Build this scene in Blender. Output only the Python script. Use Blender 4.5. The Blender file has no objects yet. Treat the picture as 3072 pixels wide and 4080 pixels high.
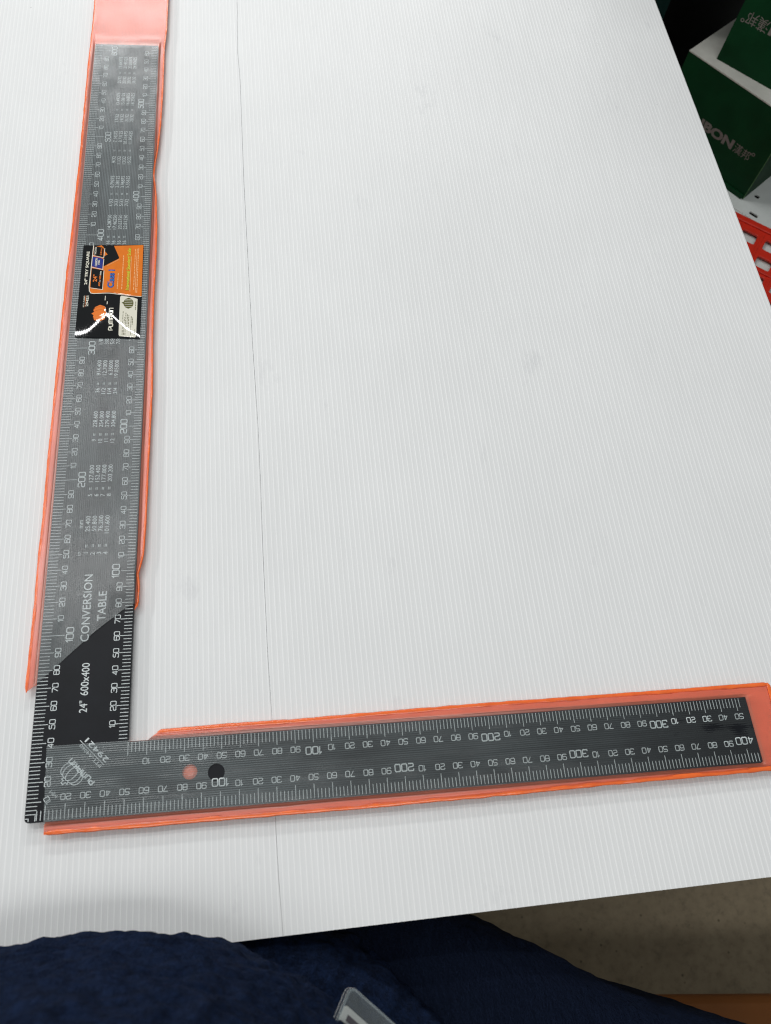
import bpy, bmesh, math, random
from mathutils import Vector, Matrix, noise

random.seed(7)
S = 0.001                      # everything below is measured in millimetres
scene = bpy.context.scene
COL = scene.collection

# ------------------------------------------------------------------ camera
cam_data = bpy.data.cameras.new("camera")
cam = bpy.data.objects.new("camera", cam_data)
COL.objects.link(cam)
RX = Vector((0.99200872, -0.08801522, 0.09039918))
RY = Vector((-0.04105295, -0.90267198, -0.42836662))
RZ = Vector((0.11930359, 0.42123227, -0.89907176))
m = Matrix.Identity(4)
for i in range(3):
    m[i][0], m[i][1], m[i][2] = RX[i], -RY[i], -RZ[i]
m[0][3], m[1][3], m[2][3] = 141.4 * S, -49.8 * S, 467.3 * S
cam.matrix_world = m
cam_data.sensor_fit = 'VERTICAL'
cam_data.sensor_height = 24.0
cam_data.lens = 24.0 * 3270.7 / 4080.0
cam_data.clip_start = 0.005
cam_data.clip_end = 60.0
cam_data.dof.use_dof = True
cam_data.dof.focus_distance = 0.56
cam_data.dof.aperture_fstop = 8.5
scene.camera = cam

# ------------------------------------------------------------------ world and lamps
world = bpy.data.worlds.new("World")
scene.world = world
world.use_nodes = True
bg = world.node_tree.nodes["Background"]
bg.inputs[0].default_value = (0.96, 0.99, 1.0, 1)
bg.inputs[1].default_value = 0.20


def strip_light(name, loc, size, power, rotz=0.0, color=(1.0, 0.995, 0.99), spread=180):
    ld = bpy.data.lights.new(name, 'AREA')
    ld.shape = 'RECTANGLE'
    ld.size, ld.size_y = size
    ld.energy = power
    ld.color = color
    ob = bpy.data.objects.new(name, ld)
    COL.objects.link(ob)
    ob.location = loc
    ob.rotation_euler = (0, 0, rotz)
    return ob


# rows of ceiling tubes in the shop, about two metres above the table
strip_light("ceiling_tube", (-0.55, 1.78, 2.2), (1.9, 0.03), 13)
strip_light("ceiling_tube", (-0.75, 1.02, 2.2), (1.5, 0.03), 11)
strip_light("ceiling_tube", (0.15, -0.52, 2.2), (1.3, 0.2), 12)
strip_light("ceiling_tube", (-3.6, 1.7, 2.2), (2.4, 0.6), 95, math.radians(90))
strip_light("ceiling_tube", (0.1, 4.2, 2.2), (2.6, 0.6), 95)

scene.view_settings.view_transform = 'Standard'
scene.view_settings.look = 'None'
scene.view_settings.exposure = 0.10
scene.view_settings.gamma = 1.0
scene.view_settings.use_curve_mapping = False
scene.cycles.max_bounces = 10
scene.cycles.transparent_max_bounces = 16
scene.cycles.use_denoising = True
scene.cycles.denoising_prefilter = 'ACCURATE'
scene.cycles.filter_width = 1.15
scene.cycles.sample_clamp_indirect = 6.0

# ------------------------------------------------------------------ materials


def new_mat(name):
    mt = bpy.data.materials.new(name)
    mt.use_nodes = True
    nt = mt.node_tree
    return mt, nt, nt.nodes["Principled BSDF"]


def obj_coords(nt, scale=(1, 1, 1)):
    tc = nt.nodes.new("ShaderNodeTexCoord")
    mp = nt.nodes.new("ShaderNodeMapping")
    mp.inputs['Scale'].default_value = scale
    nt.links.new(tc.outputs['Object'], mp.inputs['Vector'])
    return mp.outputs['Vector']


def noise_node(nt, vec, scale, detail=4, rough=0.55):
    n = nt.nodes.new("ShaderNodeTexNoise")
    n.inputs['Scale'].default_value = scale
    n.inputs['Detail'].default_value = detail
    n.inputs['Roughness'].default_value = rough
    nt.links.new(vec, n.inputs['Vector'])
    return n.outputs['Fac']


def ramp(nt, fac, stops):
    r = nt.nodes.new("ShaderNodeValToRGB")
    e = r.color_ramp.elements
    while len(e) < len(stops):
        e.new(0.5)
    for i, (p, c) in enumerate(stops):
        e[i].position = p
        e[i].color = (*c, 1) if len(c) == 3 else c
    nt.links.new(fac, r.inputs[0])
    return r.outputs[0]


def bump(nt, height, strength, dist, bsdf):
    b = nt.nodes.new("ShaderNodeBump")
    b.inputs['Strength'].default_value = strength
    b.inputs['Distance'].default_value = dist
    nt.links.new(height, b.inputs['Height'])
    nt.links.new(b.outputs[0], bsdf.inputs['Normal'])


def simple(name, color, rough=0.5, spec=0.5, var=0.0, vscale=60, bmp=0.0, bscale=900, bdist=0.0002, metallic=0.0,
           stretch=(1, 1, 1)):
    mt, nt, b = new_mat(name)
    b.inputs['Roughness'].default_value = rough
    b.inputs['Specular IOR Level'].default_value = spec
    b.inputs['Metallic'].default_value = metallic
    if var > 0:
        v = obj_coords(nt, stretch)
        f = noise_node(nt, v, vscale)
        lo = tuple(max(0, c * (1 - var)) for c in color)
        hi = tuple(min(1, c * (1 + var)) for c in color)
        nt.links.new(ramp(nt, f, [(0.3, lo), (0.7, hi)]), b.inputs['Base Color'])
    else:
        b.inputs['Base Color'].default_value = (*color, 1)
    if bmp > 0:
        v = obj_coords(nt, stretch)
        bump(nt, noise_node(nt, v, bscale, 5), bmp, bdist, b)
    return mt


def sheet_mat(name, color):
    mt, nt, b = new_mat(name)
    v = obj_coords(nt)
    big = noise_node(nt, v, 9, 3)
    fine = noise_node(nt, obj_coords(nt, (1, 0.08, 1)), 420, 3)
    c1 = ramp(nt, big, [(0.3, tuple(c * 0.965 for c in color)), (0.7, color)])
    c2 = ramp(nt, fine, [(0.35, (0.978, 0.978, 0.978)), (0.65, (1, 1, 1))])
    mx = nt.nodes.new("ShaderNodeMix"); mx.data_type = 'RGBA'; mx.blend_type = 'MULTIPLY'
    mx.inputs[0].default_value = 1.0
    nt.links.new(c1, mx.inputs[6]); nt.links.new(c2, mx.inputs[7])
    # scuffs: sparse faint dark smears
    sm = noise_node(nt, obj_coords(nt, (1, 0.45, 1)), 26, 6, 0.7)
    s1 = ramp(nt, sm, [(0.64, (1, 1, 1)), (0.76, (0.87, 0.87, 0.88))])
    mx2 = nt.nodes.new("ShaderNodeMix"); mx2.data_type = 'RGBA'; mx2.blend_type = 'MULTIPLY'
    mx2.inputs[0].default_value = 1.0
    nt.links.new(mx.outputs[2], mx2.inputs[6]); nt.links.new(s1, mx2.inputs[7])
    # specks of dirt
    vo = nt.nodes.new("ShaderNodeTexVoronoi"); vo.inputs['Scale'].default_value = 17
    vo.inputs['Randomness'].default_value = 1.0
    nt.links.new(v, vo.inputs['Vector'])
    s2 = ramp(nt, vo.outputs['Distance'], [(0.0, (0.25, 0.25, 0.25)), (0.016, (1, 1, 1))])
    mx3 = nt.nodes.new("ShaderNodeMix"); mx3.data_type = 'RGBA'; mx3.blend_type = 'MULTIPLY'
    mx3.inputs[0].default_value = 0.8
    nt.links.new(mx2.outputs[2], mx3.inputs[6]); nt.links.new(s2, mx3.inputs[7])
    nt.links.new(mx3.outputs[2], b.inputs['Base Color'])
    b.inputs['Roughness'].default_value = 0.42
    b.inputs['Specular IOR Level'].default_value = 0.35
    bump(nt, noise_node(nt, v, 1500, 3), 0.12, 0.0002, b)
    return mt


M = {}
M['sheet'] = sheet_mat('white_corrugated_plastic', (0.795, 0.812, 0.81))
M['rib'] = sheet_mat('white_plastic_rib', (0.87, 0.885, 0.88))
M['steel'] = simple('black_coated_steel', (0.0065, 0.008, 0.011), 0.45, 0.2, 0.25, 50, 0.12, 1400, 0.0001)
M['ink'] = simple('white_scale_ink', (0.72, 0.78, 0.78), 0.6, 0.2, 0.1, 300)
M['red_pvc'] = simple('orange_red_vinyl', (0.97, 0.245, 0.14), 0.3, 0.5, 0.10, 40, 0.2, 180, 0.0005)
M['weld'] = simple('orange_red_weld', (0.97, 0.165, 0.033), 0.22, 0.55, 0.12, 120, 0.35, 200, 0.0007, stretch=(1, 1, 1))
M['card_black'] = simple('card_black_gloss', (0.006, 0.007, 0.008), 0.035, 0.6, 0, 1)
M['card_orange'] = simple('card_orange', (0.78, 0.20, 0.02), 0.035, 0.6, 0.06, 200)
M['card_blue'] = simple('card_blue', (0.02, 0.04, 0.25), 0.15, 0.5)
M['card_cream'] = simple('card_cream', (0.80, 0.78, 0.66), 0.04, 0.5)
M['card_yellow'] = simple('card_yellow', (0.75, 0.78, 0.05), 0.15, 0.5)
M['card_sky'] = simple('card_light_blue', (0.03, 0.22, 0.60), 0.15, 0.5)
M['card_peach'] = simple('card_peach', (0.90, 0.50, 0.22), 0.15, 0.5)
M['card_pumpkin'] = simple('card_pumpkin_orange', (0.85, 0.22, 0.04), 0.035, 0.6)
M['card_pumpkin_dark'] = simple('card_pumpkin_line', (0.45, 0.08, 0.01), 0.09, 0.6)
M['card_olive'] = simple('card_olive', (0.10, 0.10, 0.02), 0.12, 0.5)


PITCH_F = 1.15     # rib pitch of the clear film


def film_mat(name, haze=0.07, hole=None, axis=1, fade=None, gloss=1.5, ribs=0.6, steel=None):
    mt = bpy.data.materials.new(name)
    mt.use_nodes = True
    nt = mt.node_tree
    nt.nodes.clear()

    def math_(op, a, b_=None):
        n = nt.nodes.new("ShaderNodeMath"); n.operation = op
        for k, q in enumerate((a, b_)):
            if q is None: continue
            if isinstance(q, (int, float)): n.inputs[k].default_value = q
            else: nt.links.new(q, n.inputs[k])
        return n.outputs[0]
    out = nt.nodes.new("ShaderNodeOutputMaterial")
    tr = nt.nodes.new("ShaderNodeBsdfTransparent"); tr.inputs[0].default_value = (0.95, 0.96, 0.96, 1)
    di = nt.nodes.new("ShaderNodeBsdfDiffuse"); di.inputs[0].default_value = (0.70, 0.85, 0.87, 1)  # milky sheen of light on the ribs, put in as a diffuse share
    gl = nt.nodes.new("ShaderNodeBsdfGlossy"); gl.inputs['Roughness'].default_value = 0.27
    gl.inputs[0].default_value = (1, 1, 1, 1)
    tc = nt.nodes.new("ShaderNodeTexCoord")
    sep = nt.nodes.new("ShaderNodeSeparateXYZ"); nt.links.new(tc.outputs['Object'], sep.inputs[0])
    across, along = (sep.outputs[0], sep.outputs[1]) if axis == 1 else (sep.outputs[1], sep.outputs[0])
    blot = noise_node(nt, obj_coords(nt, (1, 0.5, 1) if axis == 1 else (0.5, 1, 1)), 26, 3)
    streak = noise_node(nt, obj_coords(nt, (1, 0.03, 1) if axis == 1 else (0.03, 1, 1)), 700, 3)
    # light on the film's ribs put into the haze: paler along the crests
    w = math_('SINE', math_('MULTIPLY', across, 2 * math.pi / (PITCH_F * S)))
    rib = math_('ADD', math_('MULTIPLY', w, ribs), 1.0)
    base = ramp(nt, blot, [(0.32, (0.42,) * 3), (0.47, (0.78,) * 3), (0.62, (1.0,) * 3)])
    st = ramp(nt, streak, [(0.3, (0.7,) * 3), (0.7, (1.0,) * 3)])
    hz = math_('MULTIPLY', math_('MULTIPLY', math_('MULTIPLY', base, st), rib), haze)
    if steel:
        # beyond the steel the film clings to the backing and scatters less
        inside = math_('MULTIPLY', math_('GREATER_THAN', across, -0.4 * S), math_('LESS_THAN', across, (steel[0] + 0.4) * S))
        inside = math_('MULTIPLY', inside, math_('LESS_THAN', along, (steel[1] + 0.5) * S))
        hz = math_('MULTIPLY', hz, math_('ADD', math_('MULTIPLY', inside, 0.62), 0.38))
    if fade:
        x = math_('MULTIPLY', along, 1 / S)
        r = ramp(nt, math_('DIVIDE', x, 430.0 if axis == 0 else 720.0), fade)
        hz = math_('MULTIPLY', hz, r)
    m1 = nt.nodes.new("ShaderNodeMixShader")
    nt.links.new(hz, m1.inputs[0]); nt.links.new(tr.outputs[0], m1.inputs[1]); nt.links.new(di.outputs[0], m1.inputs[2])
    fr = nt.nodes.new("ShaderNodeFresnel"); fr.inputs[0].default_value = 1.4
    m2 = nt.nodes.new("ShaderNodeMixShader")
    nt.links.new(math_('MULTIPLY', fr.outputs[0], gloss), m2.inputs[0]); nt.links.new(m1.outputs[0], m2.inputs[1]); nt.links.new(gl.outputs[0], m2.inputs[2])
    last = m2.outputs[0]
    if hole:
        sub = nt.nodes.new("ShaderNodeVectorMath"); sub.operation = 'SUBTRACT'
        cmb = nt.nodes.new("ShaderNodeCombineXYZ")
        nt.links.new(sep.outputs[0], cmb.inputs[0]); nt.links.new(sep.outputs[1], cmb.inputs[1])
        nt.links.new(cmb.outputs[0], sub.inputs[0])
        sub.inputs[1].default_value = (hole[0] * S, hole[1] * S, 0)
        ln = nt.nodes.new("ShaderNodeVectorMath"); ln.operation = 'LENGTH'
        nt.links.new(sub.outputs[0], ln.inputs[0])
        inside = math_('LESS_THAN', ln.outputs['Value'], hole[2] * S)
        tr2 = nt.nodes.new("ShaderNodeBsdfTransparent")
        m3 = nt.nodes.new("ShaderNodeMixShader")
        nt.links.new(inside, m3.inputs[0]); nt.links.new(last, m3.inputs[1]); nt.links.new(tr2.outputs[0], m3.inputs[2])
        last = m3.outputs[0]
    nt.links.new(last, out.inputs[0])
    return mt


M['film_long'] = film_mat('clear_ribbed_film', 0.16, None, 1, [(0.1, (0.6,) * 3), (0.3, (0.75,) * 3), (0.55, (0.85,) * 3), (0.85, (1.0,) * 3)], steel=(50.8, 608.2))
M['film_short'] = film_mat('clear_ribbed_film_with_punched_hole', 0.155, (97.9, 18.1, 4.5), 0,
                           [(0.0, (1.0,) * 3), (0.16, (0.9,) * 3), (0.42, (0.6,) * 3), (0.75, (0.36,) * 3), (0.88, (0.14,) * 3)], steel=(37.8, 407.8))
M['film_badge'] = film_mat('clear_badge_vinyl', 0.03, None, 1, None, 0.8, 0.0)
M['badge_rim'] = film_mat('clear_badge_rim', 0.22, None, 1, None, 0.8, 0.0)


def fleece_mat(name, c0, c1, scale, ribs=False):
    mt, nt, b = new_mat(name)
    v = obj_coords(nt)
    f = noise_node(nt, v, scale, 5, 0.65)
    nt.links.new(ramp(nt, f, [(0.38, c0), (0.68, c1)]), b.inputs['Base Color'])
    b.inputs['Roughness'].default_value = 0.95
    b.inputs['Specular IOR Level'].default_value = 0.05
    b.inputs['Sheen Weight'].default_value = 0.12
    b.inputs['Sheen Roughness'].default_value = 0.6
    b.inputs['Sheen Tint'].default_value = (0.25, 0.4, 0.9, 1)
    bump(nt, noise_node(nt, obj_coords(nt, (1, 0.6, 1)), scale * 1.3, 6, 0.7), 1.0, 0.009, b)
    return mt


M['fleece'] = fleece_mat('navy_fleece', (0.0006, 0.0018, 0.0062), (0.0075, 0.0190, 0.058), 230)
M['fleece_in_shade'] = fleece_mat('navy_fleece_shaded', (0.0004, 0.0008, 0.0022), (0.0012, 0.0024, 0.0062), 160)  # same fleece for the hem, with the shade put into its colour
M['trouser'] = simple('black_trouser', (0.01, 0.01, 0.013), 0.9, 0.1)
M['green'] = simple('dark_green_carton', (0.003, 0.041, 0.013), 0.55, 0.12, 0.2, 30, 0.1, 400)
M['green_edge'] = simple('worn_green_edge', (0.10, 0.22, 0.09), 0.7, 0.2, 0.3, 200)
M['teal'] = simple('dark_teal_carton', (0.002, 0.020, 0.018), 0.6, 0.12)
M['black_card'] = simple('black_fill', (0.002, 0.002, 0.002), 0.7, 0.08)
M['carton_white'] = simple('white_carton_board', (0.55, 0.55, 0.50), 0.6, 0.3, 0.08, 60)
M['grey_print'] = simple('grey_print', (0.20, 0.18, 0.165), 0.6, 0.3, 0.2, 300)
M['white_metal'] = simple('white_powder_coat', (0.66, 0.70, 0.68), 0.4, 0.4, 0.04, 60)
M['red_plastic'] = simple('red_plastic', (0.62, 0.028, 0.012), 0.42, 0.4, 0.08, 80, 0.1, 300)
M['orange_plastic'] = simple('orange_brown_plastic', (0.18, 0.062, 0.012), 0.6, 0.2, 0.12, 12)
M['table'] = simple('pale_table', (0.45, 0.46, 0.45), 0.6, 0.3)
M['badge_white'] = simple('badge_card', (0.78, 0.79, 0.76), 0.5, 0.3)
M['badge_ink'] = simple('badge_ink', (0.07, 0.04, 0.06), 0.6, 0.2)


def floor_mat():
    mt, nt, b = new_mat('grey_brown_concrete')
    v = obj_coords(nt)
    f = noise_node(nt, v, 14, 7, 0.68)
    f2 = noise_node(nt, v, 90, 5, 0.7)
    c1 = ramp(nt, f, [(0.3, (0.25, 0.20, 0.125)), (0.7, (0.36, 0.295, 0.19))])
    c2 = ramp(nt, f2, [(0.25, (0.6, 0.6, 0.6)), (0.5, (0.92, 0.92, 0.92)), (0.72, (1, 1, 1)), (0.8, (1.0, 1.0, 1.0))])
    mx = nt.nodes.new("ShaderNodeMix"); mx.data_type = 'RGBA'; mx.blend_type = 'MULTIPLY'; mx.inputs[0].default_value = 1
    nt.links.new(c1, mx.inputs[6]); nt.links.new(c2, mx.inputs[7])
    vo = nt.nodes.new("ShaderNodeTexVoronoi"); vo.inputs['Scale'].default_value = 42
    nt.links.new(v, vo.inputs['Vector'])
    s = ramp(nt, vo.outputs['Distance'], [(0.05, (0.25, 0.24, 0.2)), (0.10, (1, 1, 1))])
    mx2 = nt.nodes.new("ShaderNodeMix"); mx2.data_type = 'RGBA'; mx2.blend_type = 'MULTIPLY'; mx2.inputs[0].default_value = 0.8
    nt.links.new(mx.outputs[2], mx2.inputs[6]); nt.links.new(s, mx2.inputs[7])
    nt.links.new(mx2.outputs[2], b.inputs['Base Color'])
    b.inputs['Roughness'].default_value = 0.7
    bump(nt, f2, 0.3, 0.002, b)
    return mt


M['floor'] = floor_mat()

# ------------------------------------------------------------------ object helpers


def tag(o, label=None, cat=None, group=None, kind=None):
    if label: o['label'] = label
    if cat: o['category'] = cat
    if group: o['group'] = group
    if kind: o['kind'] = kind
    return o


def empty(name, loc=(0, 0, 0)):
    o = bpy.data.objects.new(name, None)
    o.empty_display_size = 0.02
    o.location = Vector(loc) * S
    COL.objects.link(o)
    return o


def link_mesh(name, me, mats, parent=None, smooth=False, offset=None):
    o = bpy.data.objects.new(name, me)
    if not isinstance(mats, (list, tuple)):
        mats = [mats]
    for mt in mats:
        me.materials.append(mt)
    COL.objects.link(o)
    if parent:
        o.parent = parent
        o.matrix_parent_inverse = Matrix.Translation(-parent.location)
    if smooth:
        for p in me.polygons:
            p.use_smooth = True
    return o


class MB:
    """collects mesh pieces in millimetres"""
    def __init__(self):
        self.v, self.f, self.mi = [], [], []

    def add(self, verts, faces, mi=0):
        n = len(self.v)
        self.v += [tuple(p) for p in verts]
        self.f += [tuple(i + n for i in fc) for fc in faces]
        self.mi += [mi] * len(faces)

    def quad(self, a, b, c, d, mi=0):
        self.add([a, b, c, d], [(0, 1, 2, 3)], mi)

    def box(self, lo, hi, mi=0, frame=None):
        (x0, y0, z0), (x1, y1, z1) = lo, hi
        vs = [(x0, y0, z0), (x1, y0, z0), (x1, y1, z0), (x0, y1, z0), (x0, y0, z1), (x1, y0, z1), (x1, y1, z1), (x0, y1, z1)]
        if frame:
            vs = [frame(*p) for p in vs]
        self.add(vs, [(0, 3, 2, 1), (4, 5, 6, 7), (0, 1, 5, 4), (1, 2, 6, 5), (2, 3, 7, 6), (3, 0, 4, 7)], mi)

    def build(self, name, mats, parent=None, smooth=False):
        me = bpy.data.meshes.new(name)
        me.from_pydata([(x * S, y * S, z * S) for x, y, z in self.v], [], self.f)
        for p, i in zip(me.polygons, self.mi):
            p.material_index = i
        me.update()
        return link_mesh(name, me, mats, parent, smooth)


def plate(name, outline, holes, z0, z1, bevel, mat, parent=None, frame=None):
    """flat plate with holes, millimetres, between z0 and z1"""
    cu = bpy.data.curves.new(name, 'CURVE')
    cu.dimensions = '2D'
    cu.fill_mode = 'BOTH'
    for loop in [outline] + list(holes):
        sp = cu.splines.new('POLY')
        sp.points.add(len(loop) - 1)
        for p, (x, y) in zip(sp.points, loop):
            p.co = (x * S, y * S, 0, 1)
        sp.use_cyclic_u = True
    h = (z1 - z0) / 2
    cu.extrude = max(1e-5, (h - bevel) * S)
    cu.bevel_depth = bevel * S
    cu.bevel_resolution = 1
    cu.offset = -bevel * S
    ob = bpy.data.objects.new(name, cu)
    me = bpy.data.meshes.new_from_object(ob)
    bpy.data.objects.remove(ob)
    for v in me.vertices:
        v.co.z += (z0 + z1) / 2 * S
        if frame:
            v.co = Vector(frame(v.co.x / S, v.co.y / S, v.co.z / S)) * S
    me.update()
    return link_mesh(name, me, mat, parent)


def circle(cx, cy, r, n=32):
    return [(cx + r * math.cos(2 * math.pi * i / n), cy + r * math.sin(2 * math.pi * i / n)) for i in range(n)]


def rrect(x0, y0, x1, y1, r, n=5):
    pts = []
    for cx, cy, a0 in ((x1 - r, y1 - r, 0), (x0 + r, y1 - r, 90), (x0 + r, y0 + r, 180), (x1 - r, y0 + r, 270)):
        for i in range(n + 1):
            a = math.radians(a0 + 90 * i / n)
            pts.append((cx + r * math.cos(a), cy + r * math.sin(a)))
    return pts


def interp(tab, x):
    if x <= tab[0][0]:
        return tab[0][1]
    for (a, b), (c, d) in zip(tab, tab[1:]):
        if x <= c:
            t = (x - a) / (c - a)
            t = t * t * (3 - 2 * t) if False else t
            return b + (d - b) * t
    return tab[-1][1]


def nz(x, y, z=0.0, s=1.0):
    return noise.noise(Vector((x * s, y * s, z)))


# ------------------------------------------------------------------ lettering


def rounded(pts, r, closed=False, n=4):
    out = []
    N = len(pts)
    for i, p in enumerate(pts):
        if not closed and i in (0, N - 1):
            out.append(p); continue
        a, c = Vector(pts[i - 1]), Vector(pts[(i + 1) % N])
        b = Vector(p)
        da, dc = (a - b), (c - b)
        rr = min(r, da.length * 0.5, dc.length * 0.5)
        if rr < 1e-6:
            out.append(p); continue
        p0, p1 = b + da.normalized() * rr, b + dc.normalized() * rr
        for k in range(n + 1):
            t = k / n
            q = p0 * (1 - t) ** 2 + b * 2 * t * (1 - t) + p1 * t * t
            out.append((q.x, q.y))
    return out


def stroke(pts, w, closed=False):
    """ribbon of width w along a 2D polyline"""
    P = [Vector(p) for p in pts]
    N = len(P)
    L, Rr = [], []
    for i in range(N):
        if closed:
            d0, d1 = P[i] - P[i - 1], P[(i + 1) % N] - P[i]
        else:
            d0 = P[i] - P[i - 1] if i else P[1] - P[0]
            d1 = P[i + 1] - P[i] if i < N - 1 else d0
        d0 = d0.normalized() if d0.length else Vector((1, 0))
        d1 = d1.normalized() if d1.length else d0
        n0, n1 = Vector((-d0.y, d0.x)), Vector((-d1.y, d1.x))
        nn = n0 + n1
        nn = nn.normalized() if nn.length > 1e-6 else n0
        k = 1 / max(0.5, nn.dot(n0))
        L.append(P[i] + nn * w / 2 * k)
        Rr.append(P[i] - nn * w / 2 * k)
    vs = [(p.x, p.y) for p in L + Rr]
    fs = []
    rng = range(N) if closed else range(N - 1)
    for i in rng:
        j = (i + 1) % N
        fs.append((N + i, N + j, j, i))
    return vs, fs


GW = 0.74
GLYPH = {
    '0': ([[(0, 0), (GW, 0), (GW, 1), (0, 1)]], True, GW),
    '1': ([[(0, .74), (.26, 1), (.26, 0)]], False, .30),
    '2': ([[(0, .74), (0, 1), (GW, 1), (GW, .5), (0, .42), (0, 0), (GW, 0)]], False, GW),
    '3': ([[(0, .8), (0, 1), (GW, 1), (GW, 0), (0, 0), (0, .2)], [(.2, .53), (GW - .075, .53)]], False, GW),
    '4': ([[(.54, 0), (.54, .9)], [(.54, 1), (0, .28), (.465, .28)], [(.615, .28), (GW, .28)]], False, GW),
    '5': ([[(GW, 1), (.04, 1), (.04, .58), (GW, .58), (GW, 0), (0, 0), (0, .2)]], False, GW),
    '6': ([[(GW, .82), (GW, 1), (0, 1), (0, 0), (GW, 0), (GW, .57), (.075, .57)]], False, GW),
    '7': ([[(0, 1), (GW, 1), (GW, .84), (.24, 0)]], False, GW),
    '8': ([[(0, 0), (GW, 0), (GW, 1), (0, 1)], [(.075, .53), (GW - .075, .53)]], True, GW),
    '9': ([[(0, .18), (0, 0), (GW, 0), (GW, 1), (0, 1), (0, .43), (GW - .075, .43)]], False, GW),
    'P': ([[(0, 0), (0, 1), (.8, 1), (.8, .4), (.24, .4)]], False, .8),
    'U': ([[(0, 1), (0, 0), (.8, 0), (.8, 1)]], False, .8),
    'M': ([[(0, 0), (0, 1), (1.06, 1), (1.06, 0)], [(.53, .87), (.53, 0)]], False, 1.06),
    'm': ([[(0, 0), (0, 1), (.5, .45), (1.0, 1), (1.0, 0)]], False, 1.0),
    'K': ([[(0, 0), (0, 1)], [(.75, 1), (.3, .52), (.75, 0)]], False, .75),
    'I': ([[(0, 0), (0, 1)]], False, .02),
    'N': ([[(0, 0), (0, 1), (.8, 1), (.8, 0)]], False, .8),
}


def stroke_text(body, h, weight=0.13, gap=0.30, r=0.2):
    """rounded square lettering; returns verts, faces and width, baseline at 0, left at 0"""
    vs, fs = [], []
    x = 0.0
    for ch in body:
        paths, closed, w = GLYPH[ch]
        for p in paths:
            cl = closed and len(p) > 2
            q = rounded(p, r, cl) if ch not in '147mK' else p
            a, b = stroke(q, weight, cl)
            n = len(vs)
            vs += [((px + x) * h, py * h) for px, py in a]
            fs += [tuple(i + n for i in f) for f in b]
        x += w + gap
    return vs, fs, (x - gap) * h


_font_cache = {}


def font_text(body, h, bold=0.0, length=None):
    """built-in sans lettering flattened to a mesh, capital height h"""
    key = (body, bold)
    if key not in _font_cache:
        cu = bpy.data.curves.new('text', 'FONT')
        cu.body = body
        cu.size = 1.0
        cu.resolution_u = 3
        cu.offset = bold
        ob = bpy.data.objects.new('text', cu)
        me = bpy.data.meshes.new_from_object(ob)
        vs = [(v.co.x, v.co.y) for v in me.vertices]
        fs = [tuple(p.vertices) for p in me.polygons]
        bpy.data.objects.remove(ob); bpy.data.meshes.remove(me); bpy.data.curves.remove(cu)
        _font_cache[key] = (vs, fs)
    vs, fs = _font_cache[key]
    k = h / 0.69
    x0 = min(v[0] for v in vs); x1 = max(v[0] for v in vs)
    sx = k if length is None else length / (x1 - x0)
    return [((x - x0) * sx, y * k) for x, y in vs], fs, (x1 - x0) * sx


def put(mb, txt, org, ang, zf, align='L', mi=0, h=0.0, lift=0.0):
    """place flat lettering: org is the baseline start/centre/end, ang in degrees; h>0 centres on half height"""
    vs, fs, w = txt
    a = math.radians(ang)
    c, s = math.cos(a), math.sin(a)
    dx = {'L': 0, 'C': -w / 2, 'R': -w}[align]
    dy = -h / 2
    pts = []
    for x, y in vs:
        x += dx; y += dy
        X, Y = org[0] + c * x - s * y, org[1] + s * x + c * y
        pts.append((X, Y, zf(X, Y) + lift))
    mb.add(pts, fs, mi)


# ================================================================== THE SETTING
FLOOR_Z = -820.0
b = MB()
b.quad((-6000, -6000, FLOOR_Z), (6000, -6000, FLOOR_Z), (6000, 6000, FLOOR_Z), (-6000, 6000, FLOOR_Z))
floor = b.build('floor', M['floor'])
tag(floor, 'grey brown speckled concrete floor below the white table edge', 'floor', kind='structure')

# ------------------------------------------------------------------ white corrugated sheets
A = 0.0175
PITCH = 3.05
ZT = -5.6
SEAM = [(-70, 129.6), (-39, 128.7), (-18, 128.5), (-9, 128.5), (43, 129.1), (53, 128.9), (83, 128.4), (113, 128.4), (146, 128.4), (190, 128.9), (237, 129.0),
        (305, 127.8), (455, 126.9), (571, 127.6), (589, 127.3), (599, 126.6), (653, 127.4), (658, 128.0), (679, 128.0), (760, 127.4), (960, 127.8)]


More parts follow.
